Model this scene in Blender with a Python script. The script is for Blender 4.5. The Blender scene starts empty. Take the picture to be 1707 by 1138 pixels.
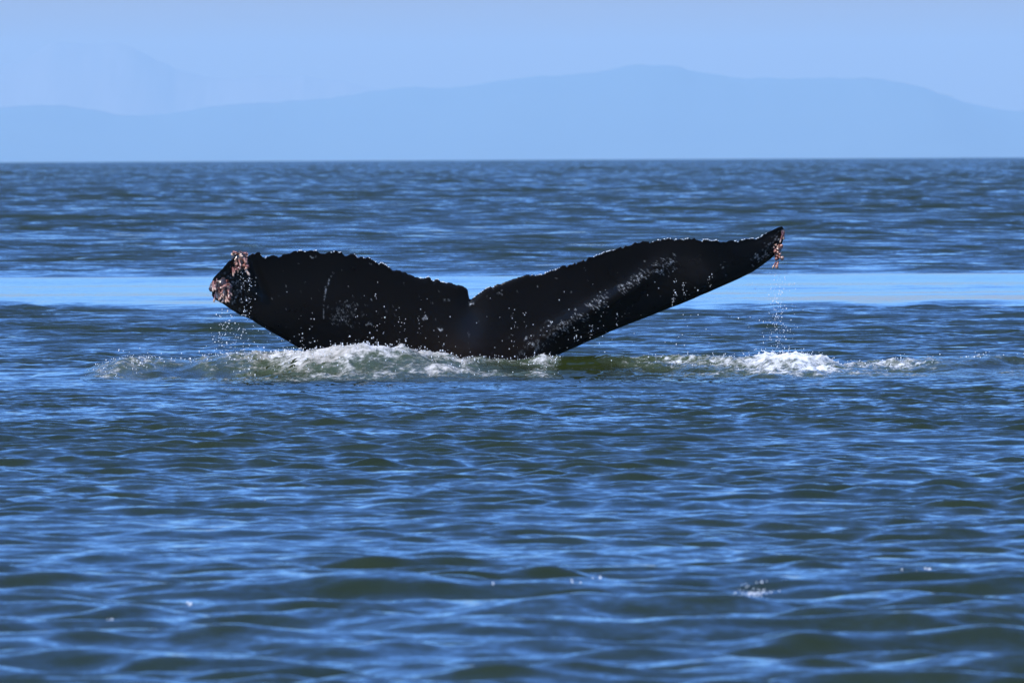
import bpy, math, random
import numpy as np
from mathutils import Matrix, Vector, Euler

random.seed(7)
RNG = np.random.default_rng(11)
scene = bpy.context.scene
COL = scene.collection

# ------------------------------------------------------------------ camera
CAM_D, CAM_H = 94.8, 1.845            # metres from the whale, eye height on a small boat
PITCH, ROLL = math.radians(0.956), math.radians(-0.27)
cam = bpy.data.cameras.new('camera')
cam.lens, cam.sensor_width = 400.0, 36.0
cam.clip_start, cam.clip_end = 0.5, 250000.0
cam.dof.use_dof = True
cam.dof.focus_distance = CAM_D - 0.3
cam.dof.aperture_fstop = 13.0
cam_ob = bpy.data.objects.new('camera', cam)
COL.objects.link(cam_ob)
CAM_M = (Matrix.Translation((0, -CAM_D, CAM_H)) @ Euler((math.radians(90) - PITCH, 0, 0)).to_matrix().to_4x4()
         @ Matrix.Rotation(ROLL, 4, 'Z'))
cam_ob.matrix_world = CAM_M
scene.camera = cam_ob

# ------------------------------------------------------------------ sky and sun
SUN_EL, SUN_AZ = math.radians(50), math.radians(222)      # azimuth clockwise from +Y: behind and left of the camera
SUN_DIR = Vector((math.sin(SUN_AZ) * math.cos(SUN_EL), math.cos(SUN_AZ) * math.cos(SUN_EL), math.sin(SUN_EL)))
world = bpy.data.worlds.new('World')
scene.world = world
world.use_nodes = True
wn, wl = world.node_tree.nodes, world.node_tree.links
wn.clear()
sky = wn.new('ShaderNodeTexSky')
sky.sky_type = 'NISHITA'
sky.sun_disc = False
sky.sun_elevation = SUN_EL
sky.sun_rotation = SUN_AZ
sky.air_density, sky.dust_density, sky.ozone_density = 1.0, 2.5, 1.5
tint = wn.new('ShaderNodeMix')
tint.data_type, tint.blend_type = 'RGBA', 'MULTIPLY'
tint.inputs['Factor'].default_value = 1.0
# clear air: lavender-white low over the strait, deepening to blue higher up
geo = wn.new('ShaderNodeTexCoord')
sep = wn.new('ShaderNodeSeparateXYZ')
grad = wn.new('ShaderNodeValToRGB')
grad.color_ramp.interpolation = 'EASE'
grad.color_ramp.elements[0].position, grad.color_ramp.elements[0].color = 0.0, (1.40, 1.06, 1.02, 1)
grad.color_ramp.elements[1].position, grad.color_ramp.elements[1].color = 0.06, (0.51, 0.94, 1.72, 1)
wl.new(geo.outputs['Generated'], sep.inputs[0])
wl.new(sep.outputs['Z'], grad.inputs[0])
wl.new(grad.outputs['Color'], tint.inputs['B'])
bg = wn.new('ShaderNodeBackground')
bg.inputs['Strength'].default_value = 0.135
out = wn.new('ShaderNodeOutputWorld')
wl.new(sky.outputs['Color'], tint.inputs['A'])
wl.new(tint.outputs['Result'], bg.inputs['Color'])
wl.new(bg.outputs['Background'], out.inputs['Surface'])

sun = bpy.data.lights.new('sun', 'SUN')
sun.energy, sun.angle, sun.color = 3.8, math.radians(0.53), (1.0, 0.95, 0.88)
sun_ob = bpy.data.objects.new('sun', sun)
COL.objects.link(sun_ob)
sun_ob.rotation_euler = SUN_DIR.to_track_quat('Z', 'Y').to_euler()

vs = scene.view_settings
vs.view_transform, vs.look, vs.exposure, vs.gamma, vs.use_curve_mapping = 'Standard', 'None', 0.62, 1.0, False
scene.cycles.use_denoising = True
scene.cycles.max_bounces = 6
scene.cycles.volume_bounces = 0
scene.cycles.sample_clamp_indirect = 6.0

# ------------------------------------------------------------------ helpers
PXF = 400.0 / 36.0 * 1707.0
CAM_R, CAM_O = CAM_M.to_3x3(), CAM_M.translation


def at(px, py, y=0.0):
    """photo point -> world point on the vertical plane at depth y"""
    d = CAM_R @ Vector(((px - 853.5) / PXF, (569 - py) / PXF, -1))
    t = (y - CAM_O.y) / d.y
    return CAM_O + d * t


def prof(pts, y=0.0):
    """list of photo points -> (x array, z array) in metres at depth y"""
    w = [at(a, b, y) for a, b in pts]
    return np.array([p.x for p in w]), np.array([p.z for p in w])


def hash2(ix, iy, seed):
    h = (ix.astype(np.int64) * 374761393 + iy.astype(np.int64) * 668265263 + seed * 1274126177) & 0xFFFFFFFF
    h = ((h ^ (h >> 13)) * 1274126177) & 0xFFFFFFFF
    h = h ^ (h >> 16)
    return (h & 0xFFFF) / 65535.0


def vnoise(x, y, seed=0):
    ix, iy = np.floor(x), np.floor(y)
    fx, fy = x - ix, y - iy
    fx, fy = fx * fx * (3 - 2 * fx), fy * fy * (3 - 2 * fy)
    a, b = hash2(ix, iy, seed), hash2(ix + 1, iy, seed)
    c, d = hash2(ix, iy + 1, seed), hash2(ix + 1, iy + 1, seed)
    return (a + (b - a) * fx) * (1 - fy) + (c + (d - c) * fx) * fy


def fbm(x, y, seed=0, octaves=4, gain=0.5):
    s, a, t = 0.0, 1.0, 0.0
    for o in range(octaves):
        s = s + a * vnoise(x * 2 ** o + 17.3 * o, y * 2 ** o - 9.1 * o, seed + o)
        t += a
        a *= gain
    return s / t


def sstep(a, b, x):
    t = np.clip((x - a) / (b - a), 0, 1)
    return t * t * (3 - 2 * t)


def mesh_from_grid(name, V, rows, cols, mask=None, attrs=None):
    """V: (rows*cols, 3); optional face mask of shape (rows-1, cols-1)"""
    i = np.arange(rows * cols, dtype=np.int32).reshape(rows, cols)
    q = np.stack([i[:-1, :-1], i[:-1, 1:], i[1:, 1:], i[1:, :-1]], -1)
    q = q[mask] if mask is not None else q.reshape(-1, 4)
    if mask is not None:
        used = np.zeros(rows * cols, bool)
        used[q.ravel()] = True
        re = np.cumsum(used) - 1
        q, V = re[q], V[used]
        attrs = {k: v.ravel()[used] for k, v in (attrs or {}).items()}
    return mesh_np(name, V, q, attrs)


def mesh_np(name, V, q, attrs=None):
    me = bpy.data.meshes.new(name)
    n = q.shape[1]
    me.vertices.add(len(V))
    me.vertices.foreach_set('co', np.ascontiguousarray(V, np.float32).ravel())
    me.loops.add(q.size)
    me.loops.foreach_set('vertex_index', np.ascontiguousarray(q, np.int32).ravel())
    me.polygons.add(len(q))
    me.polygons.foreach_set('loop_start', np.arange(0, q.size, n, dtype=np.int32))
    me.polygons.foreach_set('use_smooth', np.ones(len(q), bool))
    me.update(calc_edges=True)
    for k, v in (attrs or {}).items():
        a = me.attributes.new(k, 'FLOAT', 'POINT')
        a.data.foreach_set('value', np.ascontiguousarray(v, np.float32).ravel())
    me.validate()
    return me


def link(name, me, mat, parent=None, **props):
    o = bpy.data.objects.new(name, me)
    COL.objects.link(o)
    if mat and me is not None and not me.materials:
        me.materials.append(mat)
    if parent:
        o.parent = parent
    for k, v in props.items():
        o[k] = v
    return o


class NT:
    """tiny node helper"""
    def __init__(self, name):
        self.mat = bpy.data.materials.new(name)
        self.mat.use_nodes = True
        self.n, self.l = self.mat.node_tree.nodes, self.mat.node_tree.links
        self.n.clear()
        self.out = self.n.new('ShaderNodeOutputMaterial')

    def put(self, sock, v):
        if isinstance(v, bpy.types.NodeSocket):
            self.l.new(v, sock)
        else:
            sock.default_value = v

    def math(self, op, a, b=0.0, c=0.0, clamp=False):
        m = self.n.new('ShaderNodeMath')
        m.operation, m.use_clamp = op, clamp
        for s, v in zip(m.inputs, (a, b, c)):
            self.put(s, v)
        return m.outputs[0]

    def vec(self, op, a, b=None, scale=None):
        m = self.n.new('ShaderNodeVectorMath')
        m.operation = op
        self.put(m.inputs[0], a)
        if b is not None:
            self.put(m.inputs[1], b)
        if scale is not None:
            self.put(m.inputs['Scale'], scale)
        return m.outputs[0]

    def noise(self, vec, scale, detail=2.0, rough=0.5):
        t = self.n.new('ShaderNodeTexNoise')
        self.put(t.inputs['Vector'], vec)
        t.inputs['Scale'].default_value = scale
        t.inputs['Detail'].default_value = detail
        t.inputs['Roughness'].default_value = rough
        return t.outputs['Fac'], t.outputs['Color']

    def attr(self, name):
        a = self.n.new('ShaderNodeAttribute')
        a.attribute_name = name
        return a.outputs['Fac']

    def mixc(self, f, a, b):
        m = self.n.new('ShaderNodeMix')
        m.data_type = 'RGBA'
        self.put(m.inputs['Factor'], f)
        self.put(m.inputs['A'], a)
        self.put(m.inputs['B'], b)
        return m.outputs['Result']

    def ramp(self, f, *stops):
        r = self.n.new('ShaderNodeValToRGB')
        e = r.color_ramp.elements
        while len(e) < len(stops):
            e.new(0.5)
        for el, (p, c) in zip(e, stops):
            el.position, el.color = p, (*c, 1)
        self.put(r.inputs[0], f)
        return r.outputs['Color']

    def sm(self, a, b, x):
        m = self.n.new('ShaderNodeMapRange')
        m.interpolation_type = 'SMOOTHSTEP'
        self.put(m.inputs['Value'], x)
        m.inputs['From Min'].default_value, m.inputs['From Max'].default_value = a, b
        return m.outputs['Result']

    def bsdf(self, **kw):
        p = self.n.new('ShaderNodeBsdfPrincipled')
        for k, v in kw.items():
            self.put(p.inputs[k.replace('_', ' ')], v)
        return p

    def done(self, shader):
        self.l.new(shader.outputs[0], self.out.inputs['Surface'])
        return self.mat


# ------------------------------------------------------------------ materials
WATER_COL = (0.020, 0.031, 0.014, 1)


def rippled_normal(t, use_attr=True):
    """fine wind ripples as slopes added to the surface normal"""
    g = t.n.new('ShaderNodeNewGeometry')
    _, c1 = t.noise(t.vec('MULTIPLY', g.outputs['Position'], (1.0, 1.35, 1.0)), 7.0, 2.0, 0.55)
    _, c2 = t.noise(t.vec('MULTIPLY', g.outputs['Position'], (1.0, 1.3, 1.0)), 1.1, 3.0, 0.55)
    a1 = t.vec('SCALE', t.vec('SUBTRACT', c1, (0.5, 0.5, 0.5)), scale=t.attr('fine') if use_attr else 0.3)
    a2 = t.vec('SCALE', t.vec('SUBTRACT', c2, (0.5, 0.5, 0.5)), scale=t.attr('residual') if use_attr else 0.0)
    _, c3 = t.noise(g.outputs['Position'], 19.0, 1.0, 0.5)
    a1 = t.vec('ADD', a1, t.vec('SCALE', t.vec('SUBTRACT', c3, (0.5, 0.5, 0.5)), scale=t.math('MULTIPLY', t.attr('fine'), 0.6) if use_attr else 0.2))
    s = t.vec('MULTIPLY', t.vec('ADD', a1, a2), (1, 1, 0))
    if use_attr:                     # the steep fronts of waves too small to model face the way they run
        s = t.vec('ADD', s, t.vec('SCALE', (0.0, -1.0, 0.0), scale=t.math('MULTIPLY', t.attr('residual'), 0.20)))
    return t.vec('NORMALIZE', t.vec('ADD', g.outputs['Normal'], s))


def mat_water():
    t = NT('sea_water')
    g = t.n.new('ShaderNodeNewGeometry')
    f, _ = t.noise(g.outputs['Position'], 0.35, 3.0)
    c = t.mixc(f, (0.0092, 0.0142, 0.0028, 1), (0.0150, 0.0190, 0.0022, 1))
    p = t.bsdf(Base_Color=c, Roughness=0.035, IOR=1.333, Normal=rippled_normal(t))
    return t.done(p)


def mat_foam(name, dull, bright):
    t = NT(name)
    g = t.n.new('ShaderNodeNewGeometry')
    pos = g.outputs['Position']
    f1, _ = t.noise(pos, 14.0, 4.0, 0.62)
    f2, _ = t.noise(pos, 70.0, 2.0, 0.6)
    d = t.math('ADD', t.attr('foam'), t.math('MULTIPLY', t.math('SUBTRACT', f1, 0.5), 2.0))
    d = t.math('ADD', d, t.math('MULTIPLY', t.math('SUBTRACT', f2, 0.5), 0.5))
    fac = t.sm(0.44, 1.45, d)
    f3, _ = t.noise(pos, 2.2, 2.0, 0.5)
    froth = t.mixc(t.sm(0.35, 0.65, f3), dull, bright)
    murk = t.mixc(t.sm(0.05, 0.55, t.attr('foam')), (0.013, 0.0165, 0.003, 1), (0.036, 0.046, 0.022, 1))
    col = t.mixc(fac, murk, froth)
    bump = t.n.new('ShaderNodeBump')
    bump.inputs['Strength'].default_value = 0.35
    bump.inputs['Distance'].default_value = 0.02
    t.put(bump.inputs['Height'], d)
    t.put(bump.inputs['Normal'], rippled_normal(t, False))
    p = t.bsdf(Base_Color=col, Roughness=t.math('MULTIPLY_ADD', fac, 0.5, 0.07), IOR=1.333,
               Normal=bump.outputs[0])
    return t.done(p)


def mat_drop():
    t = NT('water_drop')
    p = t.bsdf(Base_Color=(0.66, 0.65, 0.64, 1), Roughness=0.12, IOR=1.333)
    return t.done(p)


def mat_skin():
    t = NT('wet_black_skin')
    tc = t.n.new('ShaderNodeTexCoord').outputs['Object']
    f1, _ = t.noise(tc, 3.0, 4.0)
    f2, _ = t.noise(tc, 45.0, 3.0, 0.6)
    base = t.mixc(f1, (0.0024, 0.0018, 0.0014, 1), (0.0058, 0.0042, 0.0033, 1))
    low = t.n.new('ShaderNodeSeparateXYZ')
    t.put(low.inputs[0], tc)
    base = t.mixc(t.math('MULTIPLY', t.sm(0.45, 0.05, low.outputs['Z']), t.math('MULTIPLY', f1, 0.8)), base,
                  (0.022, 0.013, 0.010, 1))
    sc = t.math('MULTIPLY', t.attr('scar_glint'), t.sm(0.40, 0.66, f2))  # pale scars, plus the sun glints painted along the right lobe
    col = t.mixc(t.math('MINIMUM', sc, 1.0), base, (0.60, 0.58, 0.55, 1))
    bump = t.n.new('ShaderNodeBump')
    bump.inputs['Strength'].default_value = 0.25
    bump.inputs['Distance'].default_value = 0.006
    t.put(bump.inputs['Height'], f2)
    p = t.bsdf(Base_Color=col, Roughness=t.math('MULTIPLY_ADD', f1, 0.30, 0.06), IOR=1.33, Normal=bump.outputs[0])
    p.inputs['Specular IOR Level'].default_value = 0.20
    return t.done(p)


def mat_barnacle():
    t = NT('gooseneck_barnacle')
    oi = t.n.new('ShaderNodeObjectInfo')
    tc = t.n.new('ShaderNodeTexCoord').outputs['Object']
    f, _ = t.noise(tc, 60.0, 2.0)
    c = t.ramp(oi.outputs['Random'], (0.0, (0.05, 0.015, 0.013)), (0.35, (0.16, 0.05, 0.035)),
               (0.7, (0.34, 0.14, 0.085)), (1.0, (0.50, 0.36, 0.25)))
    c = t.mixc(t.math('MULTIPLY', f, 0.5), c, (0.14, 0.05, 0.045, 1))
    z = t.n.new('ShaderNodeSeparateXYZ')
    t.put(z.inputs[0], tc)
    c = t.mixc(t.math('MULTIPLY', t.sm(0.028, 0.055, t.math('MULTIPLY', z.outputs['Z'], -1.0)), 0.55), c, (0.58, 0.42, 0.30, 1))
    p = t.bsdf(Base_Color=c, Roughness=0.16)
    return t.done(p)


def mat_crust():
    t = NT('barnacle_crust')
    tc = t.n.new('ShaderNodeTexCoord').outputs['Object']
    f, _ = t.noise(tc, 26.0, 3.0, 0.65)
    c = t.ramp(f, (0.40, (0.012, 0.010, 0.011)), (0.58, (0.06, 0.035, 0.03)), (0.70, (0.42, 0.33, 0.27)))
    p = t.bsdf(Base_Color=c, Roughness=0.4)
    return t.done(p)


def mat_rock(name, c0, c1, scale):
    t = NT(name)
    g = t.n.new('ShaderNodeNewGeometry')
    f, _ = t.noise(g.outputs['Position'], scale, 5.0, 0.6)
    p = t.bsdf(Base_Color=t.mixc(f, c0, c1), Roughness=0.95)
    p.inputs['Specular IOR Level'].default_value = 0.1
    return t.done(p)


M_WATER, M_FOAM, M_DROP, M_SKIN = mat_water(), mat_foam('churned_foam', (0.33, 0.295, 0.25, 1), (0.56, 0.52, 0.47, 1)), mat_drop(), mat_skin()
M_CREST = mat_foam('fresh_foam', (0.55, 0.52, 0.48, 1), (0.74, 0.71, 0.67, 1))
M_BARN, M_CRUST = mat_barnacle(), mat_crust()

# ------------------------------------------------------------------ sea surface
EARTH = 6.371e6
NW = 165
LAM = np.exp(np.linspace(math.log(0.13), math.log(26.0), NW)) * RNG.uniform(0.97, 1.03, NW)
ANG = math.radians(-82) + RNG.normal(0, 0.62, NW) * np.where(LAM > 0.9, 0.55, 1.0)              # mostly running towards the camera
PH = RNG.uniform(0, 2 * math.pi, NW)
KX, KY = np.cos(ANG) * 2 * math.pi / LAM, np.sin(ANG) * 2 * math.pi / LAM
# slope of each component
SL = 0.0270 * np.exp(-0.5 * (np.log(LAM / 0.40) / 0.9) ** 2) + 0.0075
SL *= 0.95
SL *= RNG.uniform(0.6, 1.4, NW)
AMP = SL * LAM / (2 * math.pi)


def calm_zones(x, y):
    """0 = full chop .. 1 = smooth.  Slick left by the whale, and the calmer water before the churn"""
    wob = (fbm(x * 0.12 + 3, y * 0.05, 5, 3) - 0.5)
    a = y + wob * 9 + (fbm(x * 0.9, y * 0.11, 15, 3) - 0.5) * 10 + 0.10 * x
    slick = sstep(36.5, 41.5, a) * (1 - sstep(71, 84, a)) * (0.88 + 0.12 * sstep(0.35, 0.6, fbm(x * 0.2, y * 0.16, 18, 3))) * (1 - sstep(45, 70, np.abs(x)))
    front = sstep(-26, -12, y + wob * 8) * (1 - sstep(-3.6, -2.9, y)) * (1 - sstep(10, 25, np.abs(x)))
    return slick, front


LX, LZ = prof([(60, 624), (110, 620), (160, 612), (200, 603), (260, 607), (330, 606), (380, 598), (430, 594), (480, 594),
               (510, 592), (540, 588), (580, 582), (610, 578), (640, 579), (680, 586), (720, 596), (770, 604),
               (800, 603), (850, 606), (905, 604), (935, 600), (1000, 598), (1060, 600), (1120, 601), (1180, 602),
               (1240, 602), (1300, 597), (1325, 593), (1360, 598), (1400, 606), (1440, 603), (1480, 600),
               (1550, 597), (1610, 600), (1660, 594), (1720, 596), (1800, 606), (1900, 616)], -0.9)


def mound(x, y):
    """water piled up along the tail"""
    h = np.interp(x, LX, LZ, left=0, right=0)
    yr = -0.9 + 0.25 * np.sin(x * 1.7 + 0.5) + (fbm(x * 1.3, x * 0 + 2.2, 9, 2) - 0.5) * 0.5
    s = np.where(y < yr, 0.62, 0.5)
    body = np.exp(-np.abs((y - yr) / s) ** 1.8)
    side = (fbm(x * 1.6, y * 1.2, 21, 3) - 0.5) * 0.10 * np.exp(-((y + 1.5) / 1.3) ** 2) * sstep(0.02, 0.08, h)
    return h * body + side


def sea(x, y, spacing):
    """displaced position of the rest point (x, y) plus ripple attributes"""
    slick, front = calm_zones(x, y)
    far = sstep(10, 320, y)
    dx, dy, dz = np.zeros_like(x), np.zeros_like(x), np.zeros_like(x)
    lost = np.zeros_like(x)
    gust = 0.42 + 1.16 * fbm(x * 0.30, y * 0.13, 31, 3)
    for k in range(NW):
        lam = LAM[k]
        w = sstep(2.2, 4.5, lam / spacing)
        g = gust.copy()
        if lam > 2.2:
            g = g * (0.30 * (2.2 / lam) ** 0.35 + 1.05 * far)
        calm = 1 - slick * (0.965 if lam < 4 else 0.86)
        calm = calm * (1 - front * (0.62 if lam > 0.7 else 0.25))
        bow = 1 - sstep(-51, -36, y)
        if 0.45 < lam < 2.4:
            g = g * (1 - 0.42 * sstep(-50, -36, y) * (1 - sstep(-3, 8, y)))
            g = g * (1 + bow * (0.80 if lam > 0.8 else 0.0))
        elif lam <= 0.45:
            g = g * (1 - 0.05 * bow)
            g = g * (1 + 0.45 * sstep(-50, -36, y) * (1 - sstep(20, 30, y)))
        near = 1.0 - 0.35 * sstep(-8, -3, y) * (1 - sstep(14, 30, y))
        a = g * calm * near
        lost += (SL[k] * a) ** 2 * (1 - w * w) * 0.5
        a = a * w * AMP[k]
        p = KX[k] * x + KY[k] * y + PH[k]
        s, c = np.sin(p), np.cos(p)
        dz += a * c
        dx -= 0.8 * a * s * KX[k] * lam / (2 * math.pi)
        dy -= 0.8 * a * s * KY[k] * lam / (2 * math.pi)
    fine = (0.33 + 0.16 * front) * gust * (1 - 0.84 * slick)
    res = np.sqrt(lost) / 0.16
    ws = y + 5 * fbm(x * 0.07, y * 0.09, 51, 2)
    dz += slick * np.clip(4.5 / (spacing * 9), 0, 1) * (0.045 * np.cos(ws * 1.15 + 0.4) * fbm(x * 0.05, y * 0.12, 52, 2) + 0.050 * np.cos(ws * 0.52 + 1))
    dz += mound(x, y) - ((x * x + (y + CAM_D) ** 2) / (2 * EARTH))
    return np.stack([x + dx, y + dy, dz], -1), fine, res


def build_sea():
    d, rows = -2600.0, []
    while d < 20:
        rows.append(d)
        d += max(0.4, 0.16 * abs(d - 20))
    d = 20.0
    while d < 34500:
        rows.append(d)
        if d < 34: st = 0.11
        elif d < 62: st = 0.048
        elif d < 100: st = 0.042
        elif d < 112: st = 0.050
        elif d < 230: st = 0.050 + (d - 112) / 118 * 0.22
        elif d < 3500: st = 0.27 * (d / 230)  * 1.7
        else: st = 0.02 * d
        d += st
    rows = np.array(rows)
    NC, K = 204, 30
    u = np.linspace(-1, 1, NC)
    half = np.maximum(np.abs(rows), 30) * 0.066 + 0.6
    mid = half[:, None] * u[None]
    t = np.arange(1, K + 1) / K
    ext = half[:, None] * (33000.0 / half[:, None]) ** (t[None] ** 1.35)
    X = np.concatenate([-ext[:, ::-1], mid, ext], 1)
    Y = np.repeat(rows[:, None], X.shape[1], 1) - CAM_D
    sx = np.abs(np.gradient(X, axis=1))
    sy = np.abs(np.gradient(Y, axis=0))
    sp = np.maximum(sx, sy)
    sp = np.maximum(sp, 0.03)
    R, C = X.shape
    V = np.empty((R * C, 3), np.float32)
    fine, res = np.empty(R * C, np.float32), np.empty(R * C, np.float32)
    Xf, Yf, Sf = X.ravel(), Y.ravel(), sp.ravel()
    step = 120000
    for i in range(0, R * C, step):
        j = slice(i, i + step)
        V[j], fine[j], res[j] = sea(Xf[j], Yf[j], Sf[j])
    me = mesh_from_grid('sea', V, R, C, None, {'fine': fine, 'residual': res})
    link('sea', me, M_WATER, kind='structure', label='blue and dark green choppy sea reaching to the horizon', category='sea')


build_sea()


# ------------------------------------------------------------------ mountains across the strait
def mountain(name, pts, dist, depth, mat, label, seed):
    pts = sorted(pts)
    xs, zs = prof(pts, dist)
    n, m = 520, 46
    x = np.linspace(xs[0], xs[-1], n)
    crest = np.interp(x, xs, zs)
    k = np.hanning(15)
    crest = np.convolve(np.pad(crest, 7, mode='edge'), k / k.sum(), 'valid')
    ext = xs[-1] - xs[0]
    v = np.linspace(-1, 1, m)
    X, Vv = np.meshgrid(x, v)
    Cz = np.repeat(crest[None], m, 0)
    ridge = (fbm(X / ext * 40, Vv * 2.5, seed, 5) - 0.5)
    shape = (1 - np.abs(Vv) ** 1.15)
    floor = -dist * dist / (2 * EARTH) - 12
    Cz = Cz - floor
    Z = floor + Cz * shape * (1 + ridge * 0.30 * np.abs(Vv) * (1 - np.abs(Vv)) * 2)
    Z += Cz * 0.035 * (fbm(X / ext * 160, Vv * 1.5, seed + 9, 4) - 0.5) * shape
    Yc = dist + Vv * depth + (fbm(X / ext * 12, X * 0, seed + 3, 2) - 0.5) * depth * 0.3
    me = mesh_from_grid(name, np.stack([X.ravel(), Yc.ravel(), Z.ravel()], -1), m, n)
    link(name, me, mat, kind='structure', label=label, category='mountain')


RIDGE = [(-900, 230), (-500, 205), (-250, 190), (-100, 184), (0, 180), (50, 174), (100, 174), (160, 180), (190, 188), (215, 194), (260, 192), (300, 187),
         (340, 178), (400, 172), (460, 168), (560, 160), (620, 150), (680, 143), (760, 145), (800, 140), (860, 128),
         (920, 124), (1000, 118), (1040, 108), (1090, 104), (1130, 107), (1160, 117), (1220, 128), (1280, 129),
         (1340, 131), (1400, 130), (1440, 129), (1500, 136), (1550, 152), (1600, 168), (1640, 177), (1707, 184),
         (1800, 192), (1950, 205), (2200, 225), (2600, 258)]
FAR_RIDGE = [(-1200, 240), (-700, 190), (-400, 150), (-200, 118), (-60, 104), (0, 104), (30, 104), (60, 80), (90, 66), (130, 68),
             (200, 70), (230, 82), (260, 98), (300, 115), (350, 128), (400, 127), (440, 124), (500, 124), (560, 130),
             (640, 150), (760, 190), (900, 230), (1100, 262)]
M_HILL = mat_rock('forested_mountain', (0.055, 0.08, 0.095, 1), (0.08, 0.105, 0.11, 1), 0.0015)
M_FAR = mat_rock('bare_mountain', (0.15, 0.115, 0.095, 1), (0.165, 0.125, 0.10, 1), 0.0015)
mountain('mountain_ridge', RIDGE, 28000, 2600, M_HILL, 'long hazy blue mountain ridge rising beyond the sea', 3)
mountain('far_mountain', FAR_RIDGE, 33000, 1200, M_FAR, 'fainter pale mountain peak behind the long blue ridge', 8)


# ------------------------------------------------------------------ whale
TOP = [(358.6, 467), (361, 461), (366.5, 455), (375.7, 446), (384.8, 435), (392, 429), (398.5, 422), (404, 421), (409, 421), (415.7, 423),
       (424, 420), (432.8, 415.6), (436.2, 415.6), (438.6, 423.4), (444, 427), (454.5, 423.6), (467, 422.5), (480.8, 421.3), (490, 420),
       (499, 415.8), (512.8, 417.6), (528.8, 417.9), (533.3, 422.3), (542.5, 423), (549.3, 420.7), (558.5, 418.6),
       (581.3, 421.6), (592.7, 423), (604.2, 427.5), (621, 430.8), (631.6, 434.8), (642.2, 440), (650.6, 443.2),
       (654.8, 449.2), (673.8, 451.2), (686.5, 454.8), (692.8, 460), (703, 462), (713.9, 460.4), (718, 463), (724, 464.3), (730.7, 465.3),
       (737, 469), (747.6, 470.6), (760.3, 471.2), (768.7, 475.3), (777, 479), (780.4, 483.5), (781.2, 490), (782, 497.5),
       (785.6, 498.2), (794, 491.7), (802.4, 485.4), (813, 479), (825.6, 474.4), (838.3, 470.6), (848.8, 465.3),
       (865.7, 459.8), (884.7, 458.4), (903.7, 456), (914.2, 451.6), (929, 447.5), (937, 444.3), (951.5, 442),
       (977.3, 431.6), (998, 424.4), (1016, 418), (1028.9, 412.8), (1044, 410), (1054.6, 405), (1070, 402.5),
       (1090.7, 397.4), (1119, 394.8), (1137, 398.5), (1160, 396), (1170.6, 398.7), (1188.7, 400), (1201.5, 403.6),
       (1219.6, 401.4), (1237.6, 400.7), (1260.8, 396), (1278.9, 388.4), (1297, 379.5), (1304.6, 377.5), (1307.4, 382),
       (1308.5, 391)]
BOT = [(358.6, 491), (361, 496), (366, 499), (375.7, 504), (387, 512.5), (405.4, 524), (421.4, 530.8), (432.8, 538.8), (455.7, 552.5), (478.5, 566),
       (501.3, 580), (512.8, 587.5), (560, 618), (610, 662), (650, 730), (690, 830), (870, 830), (885, 730), (900, 640), (912, 605),
       (925.8, 594), (951.5, 582), (977, 570), (1003, 559.5), (1028.9, 548), (1054.6, 537.8), (1080.4, 527.5),
       (1106, 517), (1132, 507), (1157.7, 496.6), (1183.5, 486.3), (1209, 474.7), (1235, 463), (1255.7, 452.8),
       (1271, 442.5), (1286.6, 431), (1299.5, 417), (1304.6, 406.4), (1308.5, 393)]


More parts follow.
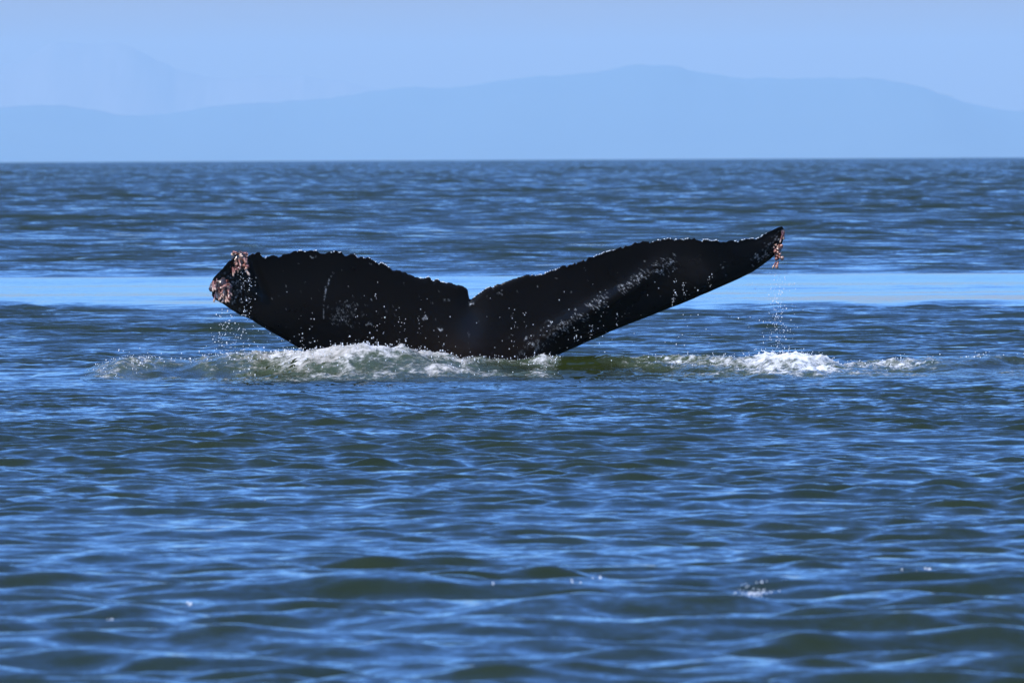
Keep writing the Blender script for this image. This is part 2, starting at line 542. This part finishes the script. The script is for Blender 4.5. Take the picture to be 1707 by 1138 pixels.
def build_whale():
    root = link('humpback_whale', None, None)
    root['label'] = 'black whale tail with spread flukes rising from the white splash'
    root['category'] = 'whale'
    tx, tz = prof(TOP)
    bx, bz = prof(BOT)
    n, m = 680, 120
    x = np.linspace(tx[0], tx[-1], n)
    x = np.sort(np.unique(np.concatenate([x, tx[0] + (x[1] - x[0]) * np.array([.15, .4, .7]), tx[-1] - (x[1] - x[0]) * np.array([.15, .4, .7])])))
    n = len(x)
    zt, zb = np.interp(x, tx, tz), np.interp(x, bx, bz)
    # knobbly, nicked trailing edge
    e = at(785, 498).x
    away = sstep(0.02, 0.16, np.abs(x - e)) * sstep(0.05, 0.3, x - x[0]) * sstep(0.03, 0.35, x[-1] - x)
    zero = np.zeros_like(x)
    zt = zt + away * ((fbm(x * 14, zero, 61, 2) - 0.5) * 0.022 + (fbm(x * 42, zero + 4, 62, 2) - 0.5) * 0.020
                      - 0.014 * sstep(0.70, 0.82, vnoise(x * 26, zero + 8, 63)))
    zb = zb + (fbm(x * 6, zero + 1, 66, 3) - 0.5) * 0.012
    s = 0.5 - 0.5 * np.cos(np.linspace(0, math.pi, m))
    s = 0.75 * np.linspace(0, 1, m) + 0.25 * s
    S, X = np.meshgrid(s, x, indexing='ij')
    Z = zt[None] * (1 - S) + zb[None] * S
    # half thickness: thin at the trailing edge, thick rounded leading edge, thick tail stock in the middle
    chord = np.clip(zt - zb, 0.01, 1.4)
    r = np.abs(x - e)
    T = 0.035 + 0.10 * np.exp(-(r / 0.75) ** 2) + 0.02 * np.exp(-(r / 1.8) ** 2)
    T = np.minimum(T, 0.25 * chord + 0.006)
    kk = np.hanning(65)
    sm = lambda a: np.convolve(np.pad(a, 32, mode='edge'), kk / kk.sum(), 'valid')
    zs0, zs1 = sm(sm(np.interp(x, tx, tz))), sm(np.maximum(np.interp(x, bx, bz), -0.3))
    S0 = S
    S = np.clip((zs0[None] - Z) / np.maximum(zs0 - zs1, 0.05)[None], 0, 1)
    rim_in = np.minimum(1, np.minimum(zt[None] - Z, 0.9) / 0.05)
    P = (0.10 + 0.90 * np.sin(np.clip(S / 0.72, 0, 1) * math.pi / 2) ** 1.5) * np.sqrt(np.clip(1 - np.clip((S - 0.72) / 0.28, 0, 1) ** 2, 0, 1))
    P = P * np.sqrt(np.clip((1 - S0) / 0.05, 0, 1))
    P *= 0.35 + 0.65 * np.sqrt(np.clip(rim_in, 0, 1))
    P *= np.sqrt(np.clip(S0 / 0.012, 0, 1))
    H = T[None] * P
    # pose of the middle surface: left lobe swings towards the viewer, right lobe away, tips curl
    rx = X - e
    depth = (Z - 0.05)
    ym = -0.36 * depth + 0.0
    ym += np.where(rx < 0, -0.10 * rx ** 2 * 1.3, 0.055 * rx ** 2)
    ym += -0.28 * sstep(-1.70, -2.2, rx) * 0.6
    ym += 0.20 * sstep(1.9, 2.7, rx)
    # crease near the left tip and a soft swelling along the right lobe
    ym += 0.05 * np.exp(-((rx + 1.78 + 0.35 * (Z - 0.85)) / 0.05) ** 2) * sstep(0.55, 0.75, Z)
    lobe = np.interp(x, *prof([(800, 600), (880, 575), (960, 535), (1040, 490), (1120, 430), (1200, 410), (1310, 390)]))
    ym -= 0.05 * np.exp(-((Z - lobe[None]) / 0.10) ** 2) * sstep(0.2, 0.9, rx) * (1 - sstep(1.0, 2.1, rx))
    # keel down the middle
    ym -= 0.05 * np.exp(-(rx / 0.16) ** 2) * sstep(0.15, 0.6, S)
    ym += 0.03 * np.exp(-(rx / 0.09) ** 2) * (1 - sstep(0.02, 0.45, S))

    # scars, scratches, wrinkles and painted sun glints drawn as strokes on the skin
    scar_glint = np.zeros_like(X)
    rnd = random.Random(4)

    def stroke(px0, py0, px1, py1, w, a):
        p, q = at(px0, py0), at(px1, py1)
        w = w / 200
        i0, i1 = np.searchsorted(x, [min(p.x, q.x) - 3 * w, max(p.x, q.x) + 3 * w])
        if i1 <= i0:
            return
        ax, az = X[:, i0:i1] - p.x, Z[:, i0:i1] - p.z
        bx_, bz_ = q.x - p.x, q.z - p.z
        L = bx_ * bx_ + bz_ * bz_ + 1e-9
        t = np.clip((ax * bx_ + az * bz_) / L, 0, 1)
        d = np.hypot(ax - t * bx_, az - t * bz_)
        np.maximum(scar_glint[:, i0:i1], a * np.exp(-(d / w) ** 2), out=scar_glint[:, i0:i1])

    def ring(px, py, r_, a0, a1, w, a):
        k = 14
        for i in range(k):
            t0, t1 = (math.radians(a0 + (a1 - a0) * f / k) for f in (i, i + 1))
            stroke(px + r_ * math.cos(t0), py - r_ * math.sin(t0), px + r_ * math.cos(t1), py - r_ * math.sin(t1), w, a)

    glint_band = [(870, 590), (905, 560), (950, 533), (1000, 498), (1050, 468), (1090, 450), (1125, 432)]  # wet sun glints of the right lobe, painted into the skin as pale strokes
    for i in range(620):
        f = rnd.random() * (len(glint_band) - 1)
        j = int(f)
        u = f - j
        cx = glint_band[j][0] * (1 - u) + glint_band[j + 1][0] * u + rnd.gauss(0, 5)
        cy = glint_band[j][1] * (1 - u) + glint_band[j + 1][1] * u + rnd.gauss(0, 6.5) + abs(rnd.gauss(0, 4))
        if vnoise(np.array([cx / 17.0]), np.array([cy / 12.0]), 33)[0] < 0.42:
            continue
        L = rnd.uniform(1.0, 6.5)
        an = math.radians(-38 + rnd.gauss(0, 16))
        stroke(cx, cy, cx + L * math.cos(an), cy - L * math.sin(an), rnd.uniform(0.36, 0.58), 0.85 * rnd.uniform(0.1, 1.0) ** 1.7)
    for i in range(110):
        cx, cy = rnd.gauss(578, 14), rnd.gauss(522, 12)
        L = rnd.uniform(1, 6)
        an = math.radians(30 + rnd.gauss(0, 14))
        stroke(cx, cy, cx + L * math.cos(an), cy - L * math.sin(an), rnd.uniform(0.4, 0.7), rnd.uniform(0.05, 0.40))
    for i in range(110):
        cx, cy = rnd.uniform(420, 1230), rnd.uniform(430, 600)
        L = rnd.uniform(0.3, 3.5)
        an = rnd.uniform(0, 3.14)
        stroke(cx, cy, cx + L * math.cos(an), cy - L * math.sin(an), rnd.uniform(0.5, 0.9), rnd.uniform(0.05, 0.6))
    for a, b in zip([(556, 453), (551, 464), (545, 480), (542, 496), (541, 514)], [(553, 460), (547, 476), (542.5, 494), (541, 508), (541, 530)]):
        stroke(*a, *b, 0.8, 0.75 if a[1] in (480, 464) else 0.3)
    ring(914, 538, 4.6, 0, 360, 0.8, 0.8)
    ring(879, 566, 4.5, 30, 160, 0.8, 0.6)
    ring(895, 571, 3.5, 30, 160, 0.8, 0.6)
    ring(833, 492, 4.5, 20, 150, 0.8, 0.6)
    ring(1281, 421, 5, 60, 290, 0.8, 0.35)
    ring(616, 542, 4.5, 30, 170, 0.9, 0.7)
    ring(524, 424, 5, 200, 340, 0.9, 0.5)
    stroke(740, 500, 749, 499.5, 0.9, 0.5)
    stroke(783, 507, 789, 505, 1.3, 0.8)
    stroke(706, 530, 711, 528, 1.6, 1)
    stroke(732, 548, 736, 548.5, 1.8, 1)
    stroke(1259, 430, 1263, 425, 1.2, 0.5)
    for k in range(60):
        cx, cy = rnd.gauss(395, 12), rnd.gauss(475, 16)
        stroke(cx, cy, cx + rnd.uniform(-2, 2), cy + rnd.uniform(0, 5), rnd.uniform(0.5, 1.0), rnd.uniform(0.1, 0.6))
    for k in range(50):
        f = rnd.random()
        cx, cy = 1255 + 48 * f + rnd.gauss(0, 4), 438 - 46 * f + rnd.gauss(0, 5)
        stroke(cx, cy, cx + rnd.uniform(-3, 3), cy + rnd.uniform(-3, 3), rnd.uniform(0.5, 1.0), rnd.uniform(0.05, 0.5))

    wr = (fbm(X * 22 + Z * 9, Z * 30, 71, 3) - 0.5) * 0.004
    tip = np.exp(-(((X - x[0]) / 0.22) ** 2)) + 0.6 * np.exp(-(((X - x[-1]) / 0.15) ** 2))
    wr = wr + tip * (fbm(X * 26, Z * 26, 77, 3) - 0.5) * 0.05
    yf = ym - H - wr * P - 0.003 * scar_glint
    yb = ym + H + wr * P
    # one closed surface: front sheet, then back sheet, sharing the rims
    nf = m * n
    V = np.concatenate([np.stack([X.ravel(), yf.ravel(), Z.ravel()], -1), np.stack([X.ravel(), yb.ravel(), Z.ravel()], -1)])
    i = np.arange(nf).reshape(m, n)
    qf = np.stack([i[:-1, :-1], i[1:, :-1], i[1:, 1:], i[:-1, 1:]], -1).reshape(-1, 4)
    qb = qf[:, ::-1] + nf
    def rim(a):
        return np.stack([a[:-1], a[1:], a[1:] + nf, a[:-1] + nf], -1)
    q = np.concatenate([qf, qb, rim(i[0, :]), rim(i[-1, ::-1]), rim(i[::-1, 0]), rim(i[:, -1])])
    me = mesh_np('tail_fluke', V, q, {'scar_glint': np.concatenate([scar_glint.ravel(), np.zeros(nf)])})
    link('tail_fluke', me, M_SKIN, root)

    def skin_y(px, py):
        p = at(px, py)
        c = int(np.clip(np.searchsorted(x, p.x), 0, n - 1))
        rr = int(np.argmin(np.abs(Z[:, c] - p.z)))
        return float(yf[rr, c])
    return root, skin_y, (x, zt, yf, Z)


WHALE, skin_y, FLUKE = build_whale()


# gooseneck barnacles: a bent stalk ending in a plated bulb
def barnacle_mesh(name, bend, bulb, length):
    seg, rings = 7, 8
    V, q = [], []
    for r in range(rings):
        t = r / (rings - 1)
        rad = 0.0075 * (1 - 0.25 * t) + bulb * math.exp(-((t - 0.80) / 0.14) ** 2)
        rad *= 1.0 if r < rings - 1 else 0.25
        cx, cz = bend * t * t, -length * t
        for k in range(seg):
            a = 2 * math.pi * k / seg
            V.append((cx + rad * math.cos(a), rad * math.sin(a), cz + 0.3 * bend * t * rad * math.cos(a)))
    for r in range(rings - 1):
        for k in range(seg):
            a, b = r * seg + k, r * seg + (k + 1) % seg
            q.append((a, b, b + seg, a + seg))
    me = mesh_np(name, np.array(V), np.array(q)[:, ::-1])
    me.materials.append(M_BARN)
    return me


LUMPS = [barnacle_mesh('barnacle', b, u, l) for b, u, l in ((0.006, 0.010, 0.030), (-0.010, 0.012, 0.036), (0.012, 0.008, 0.044))]
BARN = [barnacle_mesh('barnacle', b, u, l) for b, u, l in ((0.008, 0.0035, 0.058), (-0.014, 0.005, 0.048), (0.018, 0.0045, 0.040), (0.0, 0.0025, 0.068))]


def crust_mesh(name, rx, ry, rz, seed):
    a, b = 22, 14
    th, ph = np.meshgrid(np.linspace(0, 2 * math.pi, a), np.linspace(0, math.pi, b), indexing='ij')
    k = 0.62 + 0.75 * fbm(np.cos(th) * 2.1 + ph * 1.7, np.sin(th) * 2.1 + ph, seed, 3)
    V = np.stack([rx * k * np.sin(ph) * np.cos(th), ry * k * np.sin(ph) * np.sin(th), rz * k * np.cos(ph)], -1)
    V[-1] = V[0]
    V[:, 0], V[:, -1] = V[0, 0], V[0, -1]
    return mesh_from_grid(name, V.reshape(-1, 3), a, b)


def cluster(cpx, cpy, sx, sy, stalks, label, seed, crust=(0.055, 0.035, 0.055), out_y=-0.03, sub=None, lumpy=0.0):
    rnd = random.Random(seed)
    y0 = skin_y(cpx, cpy)
    c = at(cpx, cpy, 0)
    base = link('barnacle_cluster', crust_mesh('barnacle_cluster', *crust, seed), M_CRUST, WHALE, label=label)
    base.location = (c.x, y0, c.z)
    for k in range(stalks):
        lump = rnd.random() < lumpy
        o = link('barnacle', LUMPS[rnd.randrange(3)] if lump else BARN[rnd.randrange(4)], None, base)
        px, py = rnd.uniform(-sx, sx), rnd.uniform(-sy, sy)
        o.location = (px / 200, out_y - rnd.uniform(0, 0.03), -py / 200)
        o.rotation_euler = (rnd.gauss(-0.15, 0.25), rnd.gauss(0, 0.35) if sub is None else sub + rnd.gauss(0, 0.4), rnd.uniform(-1, 1) * 1.2)
        if lump:
            o.rotation_euler = (rnd.gauss(-0.7, 0.5), rnd.gauss(0, 0.9), rnd.uniform(-3, 3))
        s = rnd.uniform(0.8, 1.35)
        o.scale = (s, s, s * rnd.uniform(0.8, 1.15))


cluster(374, 477, 14, 16, 46, 'pinkish barnacle clump hanging from the left tip of the tail', 5, (0.085, 0.04, 0.075), lumpy=0.25)
cluster(403, 433, 11, 15, 36, 'reddish barnacle clump high on the left tip of the tail', 6, (0.065, 0.04, 0.075), lumpy=0.7)
cluster(1297, 421, 6, 17, 28, 'pink and white barnacle clump dangling from the right tip of the tail', 7, (0.03, 0.03, 0.06), lumpy=0.6)
cluster(1306, 388, 2.5, 5, 3, 'small pale barnacles at the very end of the right tip', 9, (0.018, 0.02, 0.03))

# ------------------------------------------------------------------ churned water and foam beside the tail
def foam_patch(name, x0, x1, dens_pts, label, seed, mat):
    xs = np.arange(x0, x1, 0.0145)
    ys = np.arange(-3.35, 0.75, 0.021)
    Y, X = np.meshgrid(ys, xs, indexing='ij')
    sh = X.shape
    V, fine, res = sea(X.ravel(), Y.ravel(), np.full(X.size, 0.05))
    dx_, dv = zip(*dens_pts)
    dens = np.interp(X, [at(p, 600, -0.9).x for p in dx_], dv)
    yr = -0.9 + 0.25 * np.sin(X * 1.7 + 0.5)
    big = fbm(X * 1.9, Y * 1.1, seed, 4)
    crest = np.exp(-((Y - yr) / 0.55) ** 2)
    trail = np.exp(-((Y - yr + 1.2 + 0.5 * np.sin(X * 2.1)) / 0.7) ** 2) * 0.62
    f = dens * np.maximum(crest, trail) * (0.35 + 1.3 * big)
    lace = 1 - np.abs(2 * fbm(X * 2.6, Y * 1.4, seed + 5, 4) - 1) * 3.2
    f = np.clip(f + 0.35 * np.clip(lace, 0, 1) * np.minimum(dens * 1.3, 1) * np.exp(-((Y + 1.5) / 1.0) ** 2), 0, 1.15)
    edge = sstep(0, 0.25, X - x0) * sstep(0, 0.25, x1 - X) * sstep(-3.3, -3.0, Y) * (1 - sstep(0.4, 0.7, Y))
    f *= edge
    lump = (fbm(X * 9, Y * 9, seed + 11, 3) - 0.35) * 0.085 + (fbm(X * 34, Y * 34, seed + 12, 2) - 0.5) * 0.03
    V[:, 2] += (0.002 + np.clip(f, 0, 1) ** 1.3 * np.clip(lump + 0.012, -0.01, 1) - 0.012 * (1 - edge)).ravel()
    keep = f > 0.03
    mask = keep[:-1, :-1] | keep[1:, 1:] | keep[1:, :-1] | keep[:-1, 1:]
    me = mesh_from_grid(name, V, *sh, mask, {'foam': f.ravel()})
    link(name, me, mat, kind='stuff', label=label, category='foam')
    return X, Y, V.reshape(*sh, 3), f


FOAM_L = foam_patch('splash_foam', -3.75, 0.52,
                    [(140, 0), (165, 0.85), (230, 0.85), (290, 0.62), (350, 0.68), (420, 0.7), (500, 0.8), (540, 1.05), (640, 1.15), (700, 0.95), (780, 0.85),
                     (820, 0.7), (870, 0.55), (905, 0.85), (935, 0.7), (960, 0.2)],
                    'white and grey splash foam piled against the base of the tail', 41, M_FOAM)
FOAM_R = foam_patch('wake_foam', 0.55, 4.9,
                    [(970, 0.15), (1060, 0.35), (1110, 0.48), (1180, 0.5), (1240, 0.6), (1275, 1.2), (1350, 1.25), (1395, 0.8), (1430, 0.6), (1490, 0.66),
                     (1530, 0.58), (1580, 0.48), (1650, 0.5), (1720, 0.42), (1800, 0.1)],
                    'bright white foam crest on the water below the right tip', 47, M_CREST)

# ------------------------------------------------------------------ drops and spray
def ico():
    p = (1 + 5 ** 0.5) / 2
    V = np.array([(-1, p, 0), (1, p, 0), (-1, -p, 0), (1, -p, 0), (0, -1, p), (0, 1, p), (0, -1, -p), (0, 1, -p),
                  (p, 0, -1), (p, 0, 1), (-p, 0, -1), (-p, 0, 1)], float)
    V /= np.linalg.norm(V[0])
    F = np.array([(0, 11, 5), (0, 5, 1), (0, 1, 7), (0, 7, 10), (0, 10, 11), (1, 5, 9), (5, 11, 4), (11, 10, 2), (10, 7, 6),
                  (7, 1, 8), (3, 9, 4), (3, 4, 2), (3, 2, 6), (3, 6, 8), (3, 8, 9), (4, 9, 5), (2, 4, 11), (6, 2, 10), (8, 6, 7), (9, 8, 1)])
    return V, F


ICO_V, ICO_F = ico()


def drops(name, P, R, label, cat, mat=None, stretch=1.35):
    P, R = np.asarray(P, float), np.asarray(R, float)
    st = np.where(RNG.random(len(R)) < 0.22, RNG.uniform(2.5, 5.0, len(R)), stretch)
    Rt = np.where(st > 2, R * 0.6, R)
    sc = np.stack([Rt, Rt, Rt * st], -1)
    V = (P[:, None, :] + ICO_V[None] * sc[:, None, :]).reshape(-1, 3)
    F = (ICO_F[None] + (np.arange(len(P)) * 12)[:, None, None]).reshape(-1, 3)
    link(name, mesh_np(name, V, F), mat or M_DROP, kind='stuff', label=label, category=cat)


def px_drops(spec, rnd):
    P, R = [], []
    for n, fx, fy, rr, depth in spec:
        for _ in range(n):
            px, py = fx(), fy()
            p = at(px, py, depth())
            P.append(p[:])
            R.append(rr())
    return P, R


rnd = random.Random(23)
G, U = rnd.gauss, rnd.uniform
size = lambda: min(0.0066, 0.0014 + abs(G(0, 0.0017)))
P, R = px_drops([(150, lambda: G(1296, 9), lambda: U(455, 592), size, lambda: U(-0.1, 0.7)),
                 (120, lambda: G(1296, 22), lambda: U(470, 600), size, lambda: U(-0.3, 0.9)),
                 (60, lambda: U(940, 1340), lambda: U(520, 600), size, lambda: U(-0.6, 0.4))], rnd)
drops('falling_drops', P, R, 'water drops falling from the right tip of the tail', 'drops')
P, R = px_drops([(110, lambda: G(378, 12), lambda: U(512, 600), size, lambda: U(-0.9, -0.2)),
                 (60, lambda: G(413, 8), lambda: U(450, 600), size, lambda: U(-1.2, -0.95)),
                 (34, lambda: G(411, 6), lambda: U(462, 535), size, lambda: U(-1.1, -0.95)),
                 (70, lambda: G(400, 35), lambda: U(540, 605), size, lambda: U(-1.0, 0.0))], rnd)
drops('falling_drops', P, R, 'water drops streaming down off the left tip of the tail', 'drops')
P, R = [], []
cols = [(640, 495, 590), (628, 490, 580), (676, 525, 590), (699, 515, 585), (707, 520, 590), (503, 520, 580), (855, 515, 580), (875, 520, 575),
        (1122, 470, 510), (1125, 450, 500), (1140, 470, 495), (1183, 455, 480), (1028, 520, 545), (985, 540, 560), (960, 545, 570), (520, 500, 575), (664, 500, 580)]
for cx, a, b in cols:
    for _ in range(rnd.randrange(6, 14)):
        px, py = G(cx, 2.2), U(a, b)
        P.append(at(px, py, skin_y(px, py) - U(0.01, 0.10))[:]); R.append(size())
for _ in range(110):
    px = U(470, 1180)
    py = U(470, 600)
    lim = np.interp(px, [470, 512, 925, 1180], [560, 585, 590, 484]) - 2
    if py > lim or py < np.interp(px, [470, 785, 1180], [430, 505, 405]):
        continue
    P.append(at(px, py, skin_y(px, py) - U(0.01, 0.12))[:]); R.append(size() * 0.9)
xf, ztf, yff, Zf = FLUKE
for _ in range(560):                                         # beads clinging to the trailing edge
    c = rnd.randrange(60, len(xf) - 25)
    if 0.02 < abs(xf[c] - at(785, 498).x) and vnoise(np.array([xf[c] * 11.0]), np.array([0.5]), 91)[0] > 0.45:
        P.append((xf[c], yff[0, c] - 0.004, ztf[c] - 0.001)); R.append(U(0.0013, 0.0046))
drops('skin_drops', P, R, 'water drops running down the black tail skin', 'drops')

# spray thrown up by the foam
for patch, n, nm, lb in ((FOAM_L, 1500, 'spray', 'fine white spray over the splash at the base of the tail'),
                         (FOAM_R, 500, 'spray', 'fine spray around the white foam crest right of the tail')):
    X, Y, V, f = patch
    w = np.clip(f - 0.25, 0, 1) * np.exp(-((Y + 0.9) / 0.6) ** 2)
    w = (w / w.sum()).ravel()
    idx = RNG.choice(w.size, n, p=w)
    Pv = V.reshape(-1, 3)[idx].copy()
    up = np.abs(RNG.normal(0, 0.012, n)) + (RNG.random(n) < 0.10) * np.abs(RNG.normal(0, 0.045, n))
    Pv[:, 0] += RNG.normal(0, 0.02, n)
    Pv[:, 1] += RNG.normal(0, 0.03, n)
    Pv[:, 2] += up
    drops(nm, Pv, np.clip(np.abs(RNG.normal(0.0028, 0.0016, n)), 0.0012, 0.009), lb, 'spray')

# foam bubbles on the near waves, plus white beads added as sun glints
P, R = [], []
for px, py, n, sp, r in [(313, 1002, 3, .015, .006), (825, 988, 1, 0, .006), (1000, 975, 3, .02, .007), (955, 983, 3, .02, .004), (1510, 957, 3, .03, .006), (1550, 955, 4, .03, .005),
                          (1400, 880, 1, 0, .006), (185, 1046, 3, .02, .007), (440, 840, 2, .02, .004), (1240, 990, 150, .045, .0032), (1262, 986, 60, .03, .003), (1110, 1022, 3, .03, .005)]:
    dist = CAM_D * 369 / (py - 252.6 + (px - 853) * 8 / 1707)
    c = at(px, py, dist - CAM_D)
    q = np.array([[c.x + G(0, sp), dist - CAM_D + G(0, sp * 2.5)] for _ in range(n)])
    s, _, _ = sea(q[:, 0], q[:, 1], np.full(n, 0.05))
    P += [tuple(v) for v in s]
    R += [r * U(0.6, 1.1) for _ in range(n)]
drops('bubbles_and_glints', P, R, 'foam bubbles on the near waves and added white beads for sun glints', 'bubbles')

# ------------------------------------------------------------------ haze over the strait
t = NT('haze')
pv = t.n.new('ShaderNodeVolumePrincipled')
pv.inputs['Color'].default_value = (0.51, 0.745, 0.885, 1)
pv.inputs['Density'].default_value = 4.7e-5
pv.inputs['Anisotropy'].default_value = 0.0
t.l.new(pv.outputs[0], t.out.inputs['Volume'])
hx, hy0, hy1, hz0, hz1 = 34000.0, -2900.0, 35500.0, -130.0, 345.0
V = np.array([(sx * hx, y, z) for z in (hz0, hz1) for sx, y in ((-1, hy0), (1, hy0), (1, hy1), (-1, hy1))])
F = np.array([(0, 3, 2, 1), (4, 5, 6, 7), (0, 1, 5, 4), (1, 2, 6, 5), (2, 3, 7, 6), (3, 0, 4, 7)])
me = mesh_np('haze', V, F)
me.polygons.foreach_set('use_smooth', np.zeros(6, bool))
link('haze', me, t.mat, kind='stuff', label='pale blue haze hanging over the strait', category='haze')
